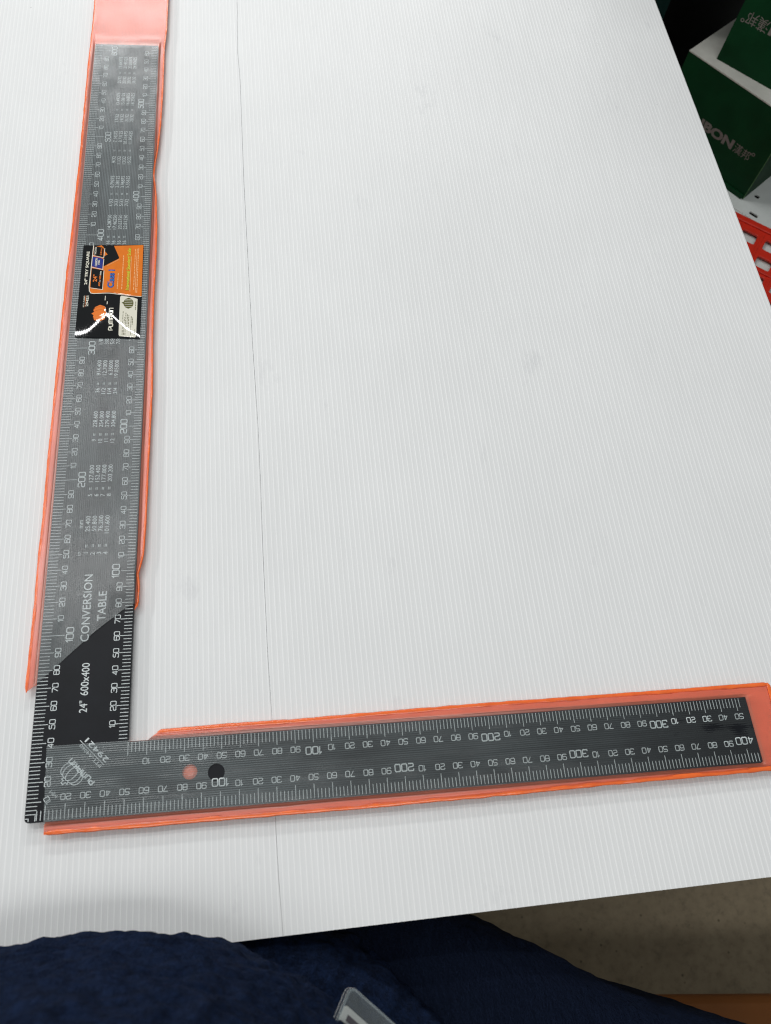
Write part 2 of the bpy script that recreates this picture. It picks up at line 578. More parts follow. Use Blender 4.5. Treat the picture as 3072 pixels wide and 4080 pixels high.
def sheet(name, u0f, u1f, seed, label):
    mb = MB()
    v0, v1 = -66.4, 1500.0
    rows = 130
    vs = [v0 + (v1 - v0) * (i / rows) ** 1.5 for i in range(rows + 1)]
    us, rib = [], []
    k0 = int(math.floor(-1060 / PITCH)); k1 = int(math.ceil(525 / PITCH))
    lo, hi = u0f(0), u1f(0)
    cols = []
    for k in range(k0, k1):
        base = k * PITCH + 0.5 * math.sin(k * 12.9898) * 0.35
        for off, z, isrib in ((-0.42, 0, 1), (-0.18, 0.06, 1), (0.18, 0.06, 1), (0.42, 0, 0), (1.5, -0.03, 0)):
            u = base + off
            if lo + 0.25 < u < hi - 0.25:
                cols.append((u, z, isrib))
    cols = [(None, -0.12, 0, 0)] + [(u, z, r, None) for u, z, r in cols] + [(None, -0.12, 0, 1)]
    grid = []
    for v in vs:
        row = []
        for c in cols:
            if c[0] is None:
                u = u0f(v) if c[3] == 0 else u1f(v)
            else:
                u = min(max(c[0], u0f(v) + 0.12), u1f(v) - 0.12)
            edge = min(abs(u - u0f(v)), abs(u - u1f(v)))
            z = ZT + c[1] + 0.30 * nz(u / 90, v / 160, seed) + 0.06 * nz(u / 9, v / 40, seed + 5)
            z += 0.25 * math.exp(-edge / 6.0) * nz(v / 55, seed * 3.1)
            row.append((u, v, z))
        grid.append(row)
    nc = len(cols)
    flat = [p for r in grid for p in r]
    faces, mi = [], []
    for i in range(rows):
        for j in range(nc - 1):
            faces.append((i * nc + j, i * nc + j + 1, (i + 1) * nc + j + 1, (i + 1) * nc + j))
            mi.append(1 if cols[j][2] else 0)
    mb.v, mb.f, mb.mi = flat, faces, mi
    # cut sides and underside
    zb = ZT - 3.6
    n = len(mb.v)
    for (i, j) in [(0, jj) for jj in range(nc)]:
        mb.v.append((flat[j][0], flat[j][1], zb))
    for j in range(nc - 1):
        mb.f.append((j, n + j, n + j + 1, j + 1)); mb.mi.append(0)
    for jj in (0, nc - 1):
        n = len(mb.v)
        for i in range(rows + 1):
            p = flat[i * nc + jj]
            mb.v.append((p[0], p[1], zb))
        for i in range(rows):
            q = (i * nc + jj, (i + 1) * nc + jj, n + i + 1, n + i)
            mb.f.append(q if jj == 0 else q[::-1]); mb.mi.append(0)
    a0, a1 = u0f(0), u1f(0)
    mb.quad((u0f(v0), v0, zb), (u0f(v1), v1, zb), (u1f(v1), v1, zb), (u1f(v0), v0, zb))
    o = mb.build(name, [M['sheet'], M['rib']])
    o.rotation_euler = (0, 0, A)
    tag(o, label, 'plastic sheet', 'white corrugated plastic sheets covering the table')
    return o


sheet('corrugated_plastic_sheet', lambda v: -1050.0, lambda v: interp(SEAM, v) - 0.07, 1.3,  # left reach, out of view, extended to keep low light off the floor
      'white corrugated plastic sheet left of the seam, under the long arm of the square')
sheet('corrugated_plastic_sheet', lambda v: interp(SEAM, v) + 0.07 + 0.05 * nz(v / 60, 3.3), lambda v: 523.0, 4.7,
      'wide white corrugated plastic sheet right of the seam, reaching the green boxes')

# table that carries the sheets (set back from their edges); unseen reach lengthened to shade the floor
tb = empty('display_table', (100, 400, FLOOR_Z))
tag(tb, 'pale display table under the white corrugated sheets', 'table')


def table_frame(x, y, z):
    return (x * math.cos(A) - y * math.sin(A), x * math.sin(A) + y * math.cos(A), z)


mb = MB(); mb.box((-1030, -38, ZT - 30), (470, 1480, ZT - 3.9), frame=table_frame); mb.build('table_top', M['table'], tb)
for lx, ly in ((-1000, 0), (420, 0), (-1000, 1420), (420, 1420)):
    mb = MB(); mb.box((lx, ly, FLOOR_Z), (lx + 35, ly + 35, ZT - 30.2), frame=table_frame); mb.build('leg', M['table'], tb)

# ================================================================== THE TRY SQUARE
W, H = 50.8, 37.8
LEN_Y, LEN_X = 608.2, 407.8
sq = empty('try_square', (0, 0, -2))
tag(sq, 'black steel try square with white millimetre scales lying on the white sheets', 'try square')
outline = []
for i in range(6):
    a = math.radians(180 + 90 * i / 5)
    outline.append((2.2 + 2.2 * math.cos(a), 2.2 + 2.2 * math.sin(a)))
outline += [(LEN_X - 0.8, 0.0), (LEN_X, 0.8), (LEN_X, H), (W, H), (W, LEN_Y), (0, LEN_Y)]
plate('blade', outline, [circle(83.7, 19.5, 4.05, 40)], -2.0, 0.0, 0.12, M['steel'], sq)
ZP = 0.045


def zflat(x, y):
    return ZP


# scale marks
def tick(mb, x0, y0, x1, y1, w=0.34):
    dx, dy = x1 - x0, y1 - y0
    l = math.hypot(dx, dy)
    nx, ny = -dy / l * w / 2, dx / l * w / 2
    mb.quad((x0 - nx, y0 - ny, ZP), (x1 - nx, y1 - ny, ZP), (x1 + nx, y1 + ny, ZP), (x0 + nx, y0 + ny, ZP))


outer, inner = MB(), MB()
for t in range(6, 608, 2):
    ln = 13.0 if t % 100 == 0 else (7.8 if t % 10 == 0 else 5.9)
    tick(outer, 0.25, t, ln, t)
for t in range(6, 407, 2):
    ln = 8.2 if t % 10 == 0 else 5.6
    tick(outer, t, 0.75, t, ln)
for t in (2, 4):
    vs, fs = stroke([(0.3, t), (t + 1.3 if t == 4 else t, t), (t + 1.3 if t == 4 else t, 0.6)], 0.34)
    outer.add([(x, y, ZP) for x, y in vs], fs)
for t in range(2, 569, 2):
    ln = 8.3 if t % 100 == 0 else (7.2 if t % 10 == 0 else 5.1)
    tick(inner, W - 0.6, H + t, W - ln, H + t)
for t in range(0, 354, 2):
    ln = 7.6 if t % 10 == 0 else 5.7
    tick(inner, W + t, H - 0.45, W + t, H - ln)
outer.build('outer_scale', M['ink'], sq)
inner.build('inner_scale', M['ink'], sq)

num_parts = {k: MB() for k in ('outer', 'inner', 'outer_s', 'inner_s')}


def numeral(nums, n, pos, ang, big_h=3.85, small_h=2.95):
    lab = str(n) if n % 100 == 0 else str(n % 100)
    big = n % 100 == 0
    h = big_h if big else small_h
    put(nums, stroke_text(lab, h, 0.135 if not big else 0.15, 0.22), pos, ang, zflat, 'C', h=h)


for t in range(20, 601, 10):
    numeral(num_parts['outer'], t, (15.8 if t % 100 == 0 else 10.1, t), 90)
for t in range(20, 401, 10):
    numeral(num_parts['outer_s'], t, (t, 12.9 if t % 100 == 0 else 11.8), 180)
for t in range(10, 561, 10):
    numeral(num_parts['inner'], t, (W - 11.4 if t % 100 == 0 else W - 8.9, H + t), 90)
for t in range(10, 351, 10):
    numeral(num_parts['inner_s'], t, (W + t, H - 12.0 if t % 100 == 0 else H - 10.9), 180)
put(num_parts['outer'], stroke_text('10', 2.7, 0.13, 0.25), (10.8, 10.5), 122, zflat, 'C', h=2.7)
put(num_parts['outer'], stroke_text('mm', 1.9, 0.13, 0.3), (13.7, 13.6), 135, zflat, 'C', h=1.9)
for k_ in num_parts:
    num_parts[k_].build('outer_numerals' if k_.startswith('outer') else 'inner_numerals', M['ink'], sq)

tabm = MB()
put(tabm, font_text('24"', 4.2, 0.0, 6.6), (27.9, 55.2), 90, zflat)
put(tabm, font_text('600x400', 4.2, 0.0, 18.3), (27.9, 64.7), 90, zflat)
tabm.build('size_lettering', M['ink'], sq)
tabm = MB()
put(tabm, font_text('CONVERSION', 4.6, 0.004, 40.8), (26.3, 95.6), 90, zflat)
put(tabm, font_text('TABLE', 4.6, 0.004, 18.2), (34.9, 107.3), 90, zflat)
tabm.build('conversion_title', M['ink'], sq)
tabm = MB()
put(tabm, font_text('in', 2.6), (18.5, 148.9), 90, zflat)
put(tabm, font_text('mm', 2.6), (18.5, 166.7), 90, zflat)
GROUPS = [
    (150.6, 154.8, 174.7, ['1', '2', '3', '4'], ['25.400', '50.800', '76.200', '101.600']),
    (189.6, 193.4, 210.0, ['5', '6', '7', '8'], ['127.000', '152.400', '177.800', '203.200']),
    (228.9, 232.2, 249.7, ['9', '10', '11', '12'], ['228.600', '254.000', '279.400', '304.800']),
    (267.6, 271.0, 289.8, ['36', '1/2', '1/4', '3/4'], ['914.400', '12.7000', '6.35000', '19.05000']),
    (307.5, 312.0, 331.0, ['1/8', '3/8', '5/8', '7/8'], ['3.17500', '9.52500', '15.87500', '22.22500']),
    (394.6, 398.2, 419.4, ['9/16', '11/16', '13/16', '15/16'], ['14.28750', '17.46250', '20.63750', '23.81250']),
    (435.2, 440.3, 458.6, ['1/32', '3/32', '5/32', '7/32'], ['0.79375', '2.38125', '3.96875', '5.55625']),
    (479.2, 485.3, 506.5, ['9/32', '11/32', '13/32', '15/32'], ['7.14375', '8.73125', '10.31875', '11.90625']),
    (525.3, 530.5, 549.8, ['17/32', '19/32', '21/32', '23/32'], ['13.49375', '15.08125', '16.66875', '18.25625']),
    (569.2, 573.4, 592.9, ['25/32', '27/32', '29/32', '31/32'], ['19.84375', '21.43125', '23.01875', '24.60625']),
]
tabm.build('column_heading', M['ink'], sq)
for yi, ye, yv, idx, val in GROUPS:
    tabm = MB()
    for r in range(4):
        xb = 22.7 + r * 3.78
        put(tabm, font_text(idx[r], 2.6, 0.003, None if len(idx[r]) < 3 else (4.6 if len(idx[r]) == 3 else 7.0 if len(idx[r]) == 4 else 8.2)), (xb, yi), 90, zflat, 'R')
        put(tabm, font_text('=', 2.6, 0.003), (xb, ye), 90, zflat, 'C')
        n = len(val[r])
        ln = 10.4 if n == 6 else 12.0 if n == 7 else 14.0
        put(tabm, font_text(val[r], 2.6, 0.003, ln), (xb, yv), 90, zflat, 'R')
    tabm.build('conversion_column', M['ink'], sq)

# pumpkin emblem, brand and number engraved at the corner
brand = MB()
DZ = [0.0]
E1 = Vector((math.cos(math.radians(135)), math.sin(math.radians(135))))      # reading direction
E2 = Vector((-E1.y, E1.x))                                                    # letter tops


def diag(u, v, o=(22.2, 22.9)):
    return (o[0] + E1.x * u + E2.x * v, o[1] + E1.y * u + E2.y * v)


def dstroke(pts, w=0.42, closed=False):
    vs, fs = stroke([diag(*p) for p in pts], w, closed)
    DZ[0] += 0.012
    brand.add([(x, y, ZP + DZ[0]) for x, y in vs], fs)


def ell(cx, cy, a, b_, a0=0, a1=360, n=26):
    return [(cx + a * math.cos(math.radians(a0 + (a1 - a0) * i / n)), cy + b_ * math.sin(math.radians(a0 + (a1 - a0) * i / n))) for i in range(n + 1)]


dstroke(ell(0, -0.4, 2.1, 4.3)[:-1], closed=True)
dstroke(ell(-1.9, -0.3, 2.7, 4.1, 70, 290))
dstroke(ell(1.9, -0.3, 2.7, 4.1, -110, 110))
dstroke(ell(-3.7, -0.2, 2.6, 3.7, 75, 285))
dstroke(ell(3.7, -0.2, 2.6, 3.7, -105, 105))
dstroke([(-1.7, 3.9), (-2.2, 5.0), (-0.8, 4.9), (-0.5, 6.6), (0.9, 6.4), (0.7, 4.9), (2.0, 5.1), (1.8, 3.9)])
put(brand, stroke_text('PUMPKIN', 2.55, 0.24, 0.33), (34.3, 18.3), 133.5, zflat, 'L')
put(brand, font_text('PTT-A4060', 1.75, 0.0, 16.6), (37.6, 26.3), 133.0, zflat, 'L')
vs, fs = stroke([(38.6, 26.5), (25.4, 40.3)], 0.3)
brand.add([(x, y, ZP) for x, y in vs], fs)
put(brand, font_text('29421', 2.7, 0.01, 17.0), (41.3, 29.2), 133.5, zflat, 'L')
brand.build('brand_emblem', M['ink'], sq)

# ================================================================== THE SLEEVES
LL = [(60, -6.0), (68.3, -5.9), (94.6, -5.6), (121.7, -5.5), (149, -5.9), (176.9, -5.4), (220, -5.9), (271, -5.8), (311, -5.5),
      (366, -5.4), (400, -4.7), (432, -4.6), (484, -3.9), (514, -4.2), (558, -4.3), (608, -4.2), (642, -3.8), (667, -4.1), (720, -4.2)]
LR = [(112.9, 51.4), (115.5, 52.6), (118.3, 53.2), (126.9, 53.3), (131, 52.9), (135.5, 52.3), (140, 53.4), (148, 55.1), (173, 55.8), (198, 55.9),
      (231, 56.2), (266, 56.6), (314, 55.4), (347, 55.2), (378, 55.7), (407, 55.5), (441, 54.0), (461, 51.8), (475, 52.6), (489, 54.0),
      (516, 55.4), (556, 56.1), (606, 56.0), (630, 57.3), (670, 57.5), (720, 57.6)]
CUT = [(-6.2, 67.9), (0.2, 73.0), (32.1, 100.8), (50.9, 114.6), (57, 118)]
YTOP = 712.0


def smooth01(t):
    t = min(max(t, 0), 1)
    return t * t * (3 - 2 * t)


def film_height(d_in, along):
    """film over the steel: d_in = distance inside the steel's edge (negative = outside)"""
    lift = 0.5 + 0.45 * along
    return -1.0 + (lift + 1.0) * smooth01((d_in + 3.6) / 3.8)


slv = empty('plastic_sleeve', (25, 400, -2.5))
tag(slv, 'orange-red plastic sleeve with clear ribbed front over the long arm of the square', 'plastic sleeve', 'orange-red sleeves on the try square')


def long_grid(nx_, ny_, edge_in, zfun, dens=None):
    v, f = [], []
    for j in range(ny_ + 1):
        for i in range(nx_ + 1):
            s = i / nx_
            # find y by following the slanted cut
            x_guess = -5.5 + 61 * s
            y0 = interp(CUT, x_guess)
            y = y0 + (YTOP - y0) * (j / ny_) ** 1.0
            xl, xr = interp(LL, y) + edge_in, interp(LR, y) - edge_in
            x = xl + (xr - xl) * s
            v.append((x, y, zfun(x, y, xl, xr)))
    for j in range(ny_):
        for i in range(nx_):
            a = j * (nx_ + 1) + i
            f.append((a, a + 1, a + nx_ + 2, a + nx_ + 1))
    return v, f


def zback_long(x, y, xl, xr):
    e = min(x - xl, xr - x)
    o = smooth01(max(-x, x - W, y - LEN_Y) / 1.8)
    z = -2.45 + 1.75 * o + 0.25 * nz(y / 30, 2.2) * o
    if y > LEN_Y:
        z += 0.2 * smooth01((y - LEN_Y) / 8) * (0.6 + 0.6 * nz(x / 18, y / 25, 1.0))
    return max(z, -3.7)


mb = MB()
v, f = long_grid(44, 150, 0.3, zback_long)
mb.add(v, f)
mb.build('back_sheet', M['red_pvc'], slv, True)

RIB = PITCH_F


def zfilm_long(x, y, xl, xr):
    d = min(x - 0.0, W - x, (LEN_Y - y) * 0.28)
    z = film_height(d, nz(x / 22, y / 60, 7.7) + 0.4 * nz(x / 6, y / 14, 2.0))
    z = max(z, zback_long(x, y, xl, xr) + 0.22)
    e = min(x - xl, xr - x)
    amp = 0.03 * smooth01(e / 1.5) * (0.75 + 0.5 * nz(x / 12, y / 35, 9.1))
    # wrinkles at the gusset on the right side
    z += 0.5 * math.exp(-((y - 128) / 9) ** 2) * smooth01((x - 30) / 15) * smooth01((54 - x) / 4)
    amp *= 1 + 0.6 * nz(round(x / RIB) * 7.31, y / 45, 5.5)
    return z + amp * math.cos(2 * math.pi * x / RIB)


mb = MB()
v, f = long_grid(288, 130, 0.9, zfilm_long)
mb.add(v, f)
mb.build('front_film', M['film_long'], slv, True)


def bead(name, path, w, h, parent, seed, mat=None, taper=True):
    """flattened weld bead along a 3D polyline"""
    mb = MB()
    N = 8
    n = len(path)
    for i, p in enumerate(path):
        p = Vector(p)
        d = (Vector(path[min(i + 1, n - 1)]) - Vector(path[max(i - 1, 0)])).normalized()
        side = Vector((d.y, -d.x, 0)).normalized()
        k = 1 + 0.30 * nz(p.x / 9, p.y / 9, seed) + 0.12 * nz(p.x / 2.3, p.y / 2.3, seed)
        kk = 0.15 if (taper and i in (0, n - 1)) else 1.0
        dz = 0.22 * nz(p.x / 11, p.y / 11, seed + 9)
        for q in range(N):
            a = 2 * math.pi * q / N
            o = p + side * (math.cos(a) * w * k * kk)
            mb.v.append((o.x, o.y, o.z + dz + math.sin(a) * h * kk * (0.8 + 0.3 * k)))
    for i in range(n - 1):
        for q in range(N):
            a, b_ = i * N + q, i * N + (q + 1) % N
            mb.f.append((a, a + N, b_ + N, b_)); mb.mi.append(0)
    return mb.build(name, mat or M['weld'], parent, True)


ys = [68.3 + (YTOP - 68.3) * i / 240 for i in range(241)]
bead('edge_weld', [(interp(LL, y) + 0.55, y, -0.78) for y in ys], 1.0, 0.25, slv, 3.0)
ys = [113.2 + (YTOP - 113.2) * i / 240 for i in range(241)]
bead('edge_weld', [(interp(LR, y) - 0.55, y, -0.75) for y in ys], 0.75, 0.28, slv, 8.0)
bead('edge_weld', [(interp(LL, YTOP) + (interp(LR, YTOP) - interp(LL, YTOP)) * i / 30, YTOP, -0.8) for i in range(31)], 1.0, 0.35, slv, 5.0)

# ---- sleeve on the short arm
SB = [(0, -6.7), (100, -6.6), (167, -6.8), (239, -6.3), (323, -5.2), (412, -4.7), (430, -4.6)]
ST = [(61, 42.9), (66, 43.2), (103, 43.9), (145, 43.8), (179, 44.4), (246, 45.3), (299, 45.3), (364, 45.5), (427, 45.8)]
XEND = 424.5
slv2 = empty('plastic_sleeve', (220, 18, -2.5))
tag(slv2, 'orange-red plastic sleeve with clear front and punched hole over the short arm', 'plastic sleeve', 'orange-red sleeves on the try square')


def zback_short(x, y):
    e = min(y - interp(SB, x), interp(ST, x) - y, XEND - x)
    o = smooth01(max(-y, y - H, x - LEN_X) / 1.8)
    z = -2.45 + 1.75 * o + 0.25 * nz(x / 30, 6.2) * o
    z += 1.5 * (1 - smooth01((math.hypot(x - 83.7, y - 19.5) - 2.4) / 1.5))     # raised into the steel's hole so it catches more light
    return max(z, -3.7)


def zfilm_short(x, y):
    d = min(y, H - y, (LEN_X - x) * 0.28)
    if x < 61 and y > 30:
        d = min(y, (LEN_X - x))
    z = film_height(d, nz(x / 60, y / 20, 17.7) + 0.4 * nz(x / 14, y / 6, 12.0) - 0.8 * smooth01((x - 330) / 50))
    z = max(z, zback_short(x, y) + 0.22)
    e = min(y - interp(SB, x), interp(ST, x) - y)
    amp = 0.03 * smooth01(e / 1.5) * (0.75 + 0.5 * nz(x / 35, y / 12, 3.1))
    amp *= 1 + 0.6 * nz(round(y / RIB) * 7.31, x / 45, 8.5)
    return z + amp * math.cos(2 * math.pi * y / RIB)


def short_patch(nx_, ny_, y0f, y1f, xsf, zf):
    v, f = [], []
    for i in range(nx_ + 1):
        for j in range(ny_ + 1):
            s = j / ny_
            yg = y0f(220) + (y1f(220) - y0f(220)) * s
            xs = xsf(yg)
            x = xs + (XEND - xs) * i / nx_
            y = y0f(x) + (y1f(x) - y0f(x)) * s
            v.append((x, y, zf(x, y)))
    for i in range(nx_):
        for j in range(ny_):
            a = i * (ny_ + 1) + j
            f.append((a, a + ny_ + 1, a + ny_ + 2, a + 1))
    return v, f


YM = 38.3
left_edge = lambda y: 10.1 - 1.9 * (y + 6.6) / 46.8
flange = lambda y: 61.0 + (y - 38.4) * 1.1
mb = MB()
v, f = short_patch(420, 52, lambda x: interp(SB, x) + 0.3, lambda x: YM, left_edge, zback_short); mb.add(v, f)
v, f = short_patch(120, 8, lambda x: YM, lambda x: interp(ST, x) - 0.3, flange, zback_short); mb.add(v, f)
mb.build('back_sheet', M['red_pvc'], slv2, True)
mb = MB()
v, f = short_patch(110, 210, lambda x: interp(SB, x) + 1.6, lambda x: YM + 0.0, left_edge, zfilm_short); mb.add(v, f)
v, f = short_patch(110, 26, lambda x: YM, lambda x: interp(ST, x) - 1.6, flange, zfilm_short); mb.add(v, f)
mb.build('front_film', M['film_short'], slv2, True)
xs = [10 + (XEND - 10) * i / 180 for i in range(181)]
bead('edge_weld', [(x, interp(SB, x) + 1.3, -0.78) for x in xs], 1.35, 0.25, slv2, 13.0)
xs = [66 + (XEND - 66) * i / 180 for i in range(181)]
bead('edge_weld', [(x, interp(ST, x) - 1.2, -0.75) for x in xs], 1.25, 0.25, slv2, 18.0)
bead('edge_weld', [(XEND, -4.5 + 50 * i / 30, -0.75) for i in range(31)], 1.4, 0.4, slv2, 21.0)

# ================================================================== THE PRODUCT CARD
CT, CB = 389.0, 306.9
CL, CR = 4.6, 47.0


A0TAB = [(0, -6), (.08, -5.4), (.15, -3.5), (.20, -0.5), (.26, 4.5), (.32, 9.5), (.38, 13.8), (.44, 17.5), (.48, 18.6), (.52, 17.6), (.57, 14.5), (.65, 10), (.8, 3.2), (1, -3.5)]


def a0(x):
    p = (x - CL) / (CR - CL)
    return interp(A0TAB, p)


CARD_K = 0.0030
CARD_S = 0.083


def _prof(t, a, CARD_K=0.003):
    # slope along y falls from the lower edge; the light glances where it equals CARD_S
    z = CARD_S * t - 0.5 * CARD_K * ((t - a) ** 2 - a * a)
    top = CARD_S / CARD_K + a
    if t > top:
        z = CARD_S * top - 0.5 * CARD_K * ((top - a) ** 2 - a * a)
    return z


def _cz(x, y):
    t = y - CB
    k = 1 - smooth01((t - 34) / 40)
    mean = _prof(t, 6.0)
    kk = CARD_K * (1 + 1.3 * smooth01(((x - CL) / (CR - CL) - 0.46) / 0.14))
    return mean + (_prof(t, a0(x), kk) - mean) * k - 0.012 * max(0.0, t - 36)


def card_z(x, y):
    return 0.85 + 0.75 * _cz(x, y) * 0.9 + 0.015 * nz(x / 14, y / 14, 4.4) + 0.004 * math.cos(2 * math.pi * x / PITCH_F)


card = empty('product_card', (25, 348, 0.6))
tag(card, 'black and orange printed product card lying on the long arm of the square', 'product card')


def card_corner(s, t):
    lx = 4.3 + (5.1 - 4.3) * t
    rx = 47.1 + (46.8 - 47.1) * t
    x = lx + (rx - lx) * s
    y0 = 308.5 + (306.4 - 308.5) * s
    y1 = 388.7 + (389.1 - 388.7) * s
    return x, y0 + (y1 - y0) * t


mb = MB()
NX, NY = 150, 110
for j in range(NY + 1):
    for i in range(NX + 1):
        x, y = card_corner(i / NX, j / NY)
        mb.v.append((x, y, card_z(x, y)))
for j in range(NY):
    for i in range(NX):
        a = j * (NX + 1) + i
        mb.f.append((a, a + 1, a + NX + 2, a + NX + 1)); mb.mi.append(0)
mb.build('card_base', M['card_black'], card, True)


def card_poly(mbx, pts, lift, n=10, mi=0):
    """fill a convex polygon on the card with strips that follow its bend"""
    ymin, ymax = min(p[1] for p in pts), max(p[1] for p in pts)
    rows = max(2, int((ymax - ymin) / 1.2))

    def span(y):
        xs = []
        for (x0, y0), (x1, y1) in zip(pts, pts[1:] + pts[:1]):
            if (y0 <= y <= y1) or (y1 <= y <= y0):
                if abs(y1 - y0) < 1e-9:
                    xs += [x0, x1]
                else:
                    xs.append(x0 + (x1 - x0) * (y - y0) / (y1 - y0))
        return min(xs), max(xs)
    prev = None
    for r in range(rows + 1):
        y = ymin + (ymax - ymin) * r / rows
        y = min(max(y, ymin + 1e-4), ymax - 1e-4)
        xa, xb = span(y)
        row = [(xa + (xb - xa) * i / n, y) for i in range(n + 1)]
        row = [(x, yy, card_z(x, yy) + lift) for x, yy in row]
        if prev:
            for i in range(n):
                mbx.quad(prev[i], prev[i + 1], row[i + 1], row[i], mi)
        prev = row


def card_line(mbx, pts, w, lift, closed=False):
    dense = []
    P = pts + ([pts[0]] if closed else [])
    for (x0, y0), (x1, y1) in zip(P, P[1:]):
        k = max(1, int(math.hypot(x1 - x0, y1 - y0) / 1.2))
        dense += [(x0 + (x1 - x0) * i / k, y0 + (y1 - y0) * i / k) for i in range(k)]
    if not closed:
        dense.append(P[-1])
    vs, fs = stroke(dense, w, closed)
    mbx.add([(x, y, card_z(x, y) + lift) for x, y in vs], fs)


def ctext(mbx, txt, org, lift, ang=90, align='L'):
    put(mbx, txt, org, ang, card_z, align, lift=lift)


L1, L2, L3, L4 = 0.05, 0.10, 0.15, 0.2
panel = [(12.1, 388.6), (11.6, 368.5), (11.2, 351.2), (11.6, 347.3), (12.7, 345.4), (14.7, 344.7), (31.3, 343.7), (46.95, 342.3), (46.75, 388.8)]
mb = MB(); card_poly(mb, panel, L1, 24); mb.build('orange_panel', M['card_orange'], card, True)
mb = MB()
card_line(mb, [(12.1, 388.5), (11.6, 368.5), (11.2, 351.2), (11.6, 347.3), (12.7, 345.4), (14.7, 344.7), (31.3, 343.7), (46.9, 342.3)], 0.55, L2)
L3s = L3
for seg in ([(12.0, 379.0), (19.9, 376.9)], [(11.8, 368.4), (20.0, 365.8)], [(12.0, 350.0), (20.8, 347.4)], [(20.7, 347.4), (20.6, 365.0)], [(19.7, 366.0), (19.9, 375.5)], [(19.8, 377.3), (20.0, 385.7)]):
    L3s += 0.008
    card_line(mb, seg, 0.42, L3s)
b24 = [(12.0, 367.6), (20.3, 365.2), (20.4, 348.0), (12.1, 350.3)]
mb.build('cream_outline', M['card_cream'], card)
mb = MB()
card_poly(mb, b24, L2, 8)
card_poly(mb, [(12.5, 387.9), (19.3, 386.2), (19.4, 377.2), (12.3, 379.3)], L2, 6)
card_poly(mb, [(18.0, 388.6), (26.0, 388.6), (30.6, 376.5), (20.0, 368.8), (19.8, 376.6), (19.6, 385.7)], L2 - 0.02, 8)
mb.build('black_panel', M['card_black'], card)
mb = MB(); card_poly(mb, [(12.1, 378.1), (19.6, 376.4), (19.3, 366.7), (12.0, 368.9)], L2, 6); mb.build('blue_panel', M['card_blue'], card)
mb = MB(); card_poly(mb, [(20.2, 382.9), (22.3, 379.9), (20.0, 378.4)], L3, 3); card_poly(mb, [(17.9, 388.5), (18.0, 386.8), (12.6, 388.3)], L3, 3); mb.build('orange_notch', M['card_orange'], card)
mb = MB()
ctext(mb, font_text('24" TRY SQUARE', 1.8, 0.03, 29.8), (9.6, 353.0), L2)
ctext(mb, font_text('PTT-A4060', 0.8, 0.02, 9.8), (8.9, 333.4), L2)
ctext(mb, font_text('29421', 1.6, 0.03, 9.2), (11.5, 333.9), L2)
ctext(mb, font_text('mm', 1.3, 0.03, 3.6), (18.9, 360.8), L3 + .03)
ctext(mb, font_text('x', 1.2, 0.03, 1.2), (18.8, 354.9), L3 + .03)
ctext(mb, font_text('CARBON', 1.4, 0.03, 7.4), (15.5, 369.1), L3 + .03)
ctext(mb, font_text('STEEL', 1.1, 0.03, 4.4), (17.2, 370.5), L3 + .03)
ctext(mb, font_text('THICKNESS', 1.2, 0.02, 7.0), (14.3, 379.9), L3 + .03)
ctext(mb, stroke_text('PUMPKIN', 2.65, 0.26, 0.28), (28.9, 313.4), L2)
for (x, y0, y1) in ((22.9, 338.0, 341.8), (24.4, 334.6, 337.0)):
    card_line(mb, [(x, y0), (x + .1, y1)], 0.5, L2)
mb.build('white_lettering', M['card_cream'], card)
mb = MB()
ctext(mb, font_text('24"', 2.7, 0.02, 6.5), (16.2, 355.1), L3 + .03)
ctext(mb, font_text('600', 1.3, 0.02, 3.9), (18.7, 350.8), L3 + .03)
ctext(mb, font_text('400', 1.3, 0.02, 3.9), (18.9, 356.6), L3 + .03)
ctext(mb, font_text('2.0mm', 1.3, 0.02, 6.4), (18.2, 379.2), L3 + .03)
card_line(mb, [(9.45, 333.4), (9.5, 343.3)], 0.22, L2)
mb.build('orange_lettering', M['card_pumpkin'], card)
mb = MB(); ctext(mb, font_text('Class I', 4.0, 0.05, 16.9), (27.9, 348.9), L2); mb.build('class_outline', M['card_blue'], card)
mb = MB(); ctext(mb, font_text('Class I', 4.0, 0.0, 16.2), (27.8, 349.2), L3); mb.build('class_lettering', M['card_sky'], card)
mb = MB(); ctext(mb, font_text('International Standard Scale', 2.3, 0.03, 38.2), (38.2, 347.6), L2); mb.build('standard_outline', M['card_olive'], card)
mb = MB(); ctext(mb, font_text('International Standard Scale', 2.2, 0.012, 37.8), (38.15, 347.8), L3); mb.build('standard_lettering', M['card_yellow'], card)
mb = MB()
card_line(mb, [(38.95, 346.6), (38.75, 378.0)], 0.3, L2)
random.seed(11)


def dashes(mbx, x, y0, y1, h, lift=L2, dmin=0.6, dmax=2.2):
    y = y0
    while y < y1:
        ln = random.uniform(dmin, dmax)
        card_line(mbx, [(x, y), (x, min(y + ln, y1))], h, lift)
        y += ln + random.uniform(0.35, 0.7)


dashes(mb, 30.5, 348.4, 362.6, 0.55)
dashes(mb, 33.4, 348.4, 379.0, 0.55)
dashes(mb, 41.4, 348.3, 385.5, 0.5)
dashes(mb, 42.6, 345.7, 385.5, 0.35, dmin=4, dmax=8)
dashes(mb, 43.6, 345.7, 385.5, 0.5)
card_line(mb, [(22.5, 369.5), (30.4, 375.4)], 0.3, L2)
mb.build('fine_print', M['card_peach'], card)


# pumpkin in colour: five lobes and a stem
def lobe(mbx, cx, cy, ax, ay, lift):
    pts = [(cx + ax * math.cos(2 * math.pi * i / 28), cy + ay * math.sin(2 * math.pi * i / 28)) for i in range(28)]
    card_poly(mbx, pts, lift, 8)


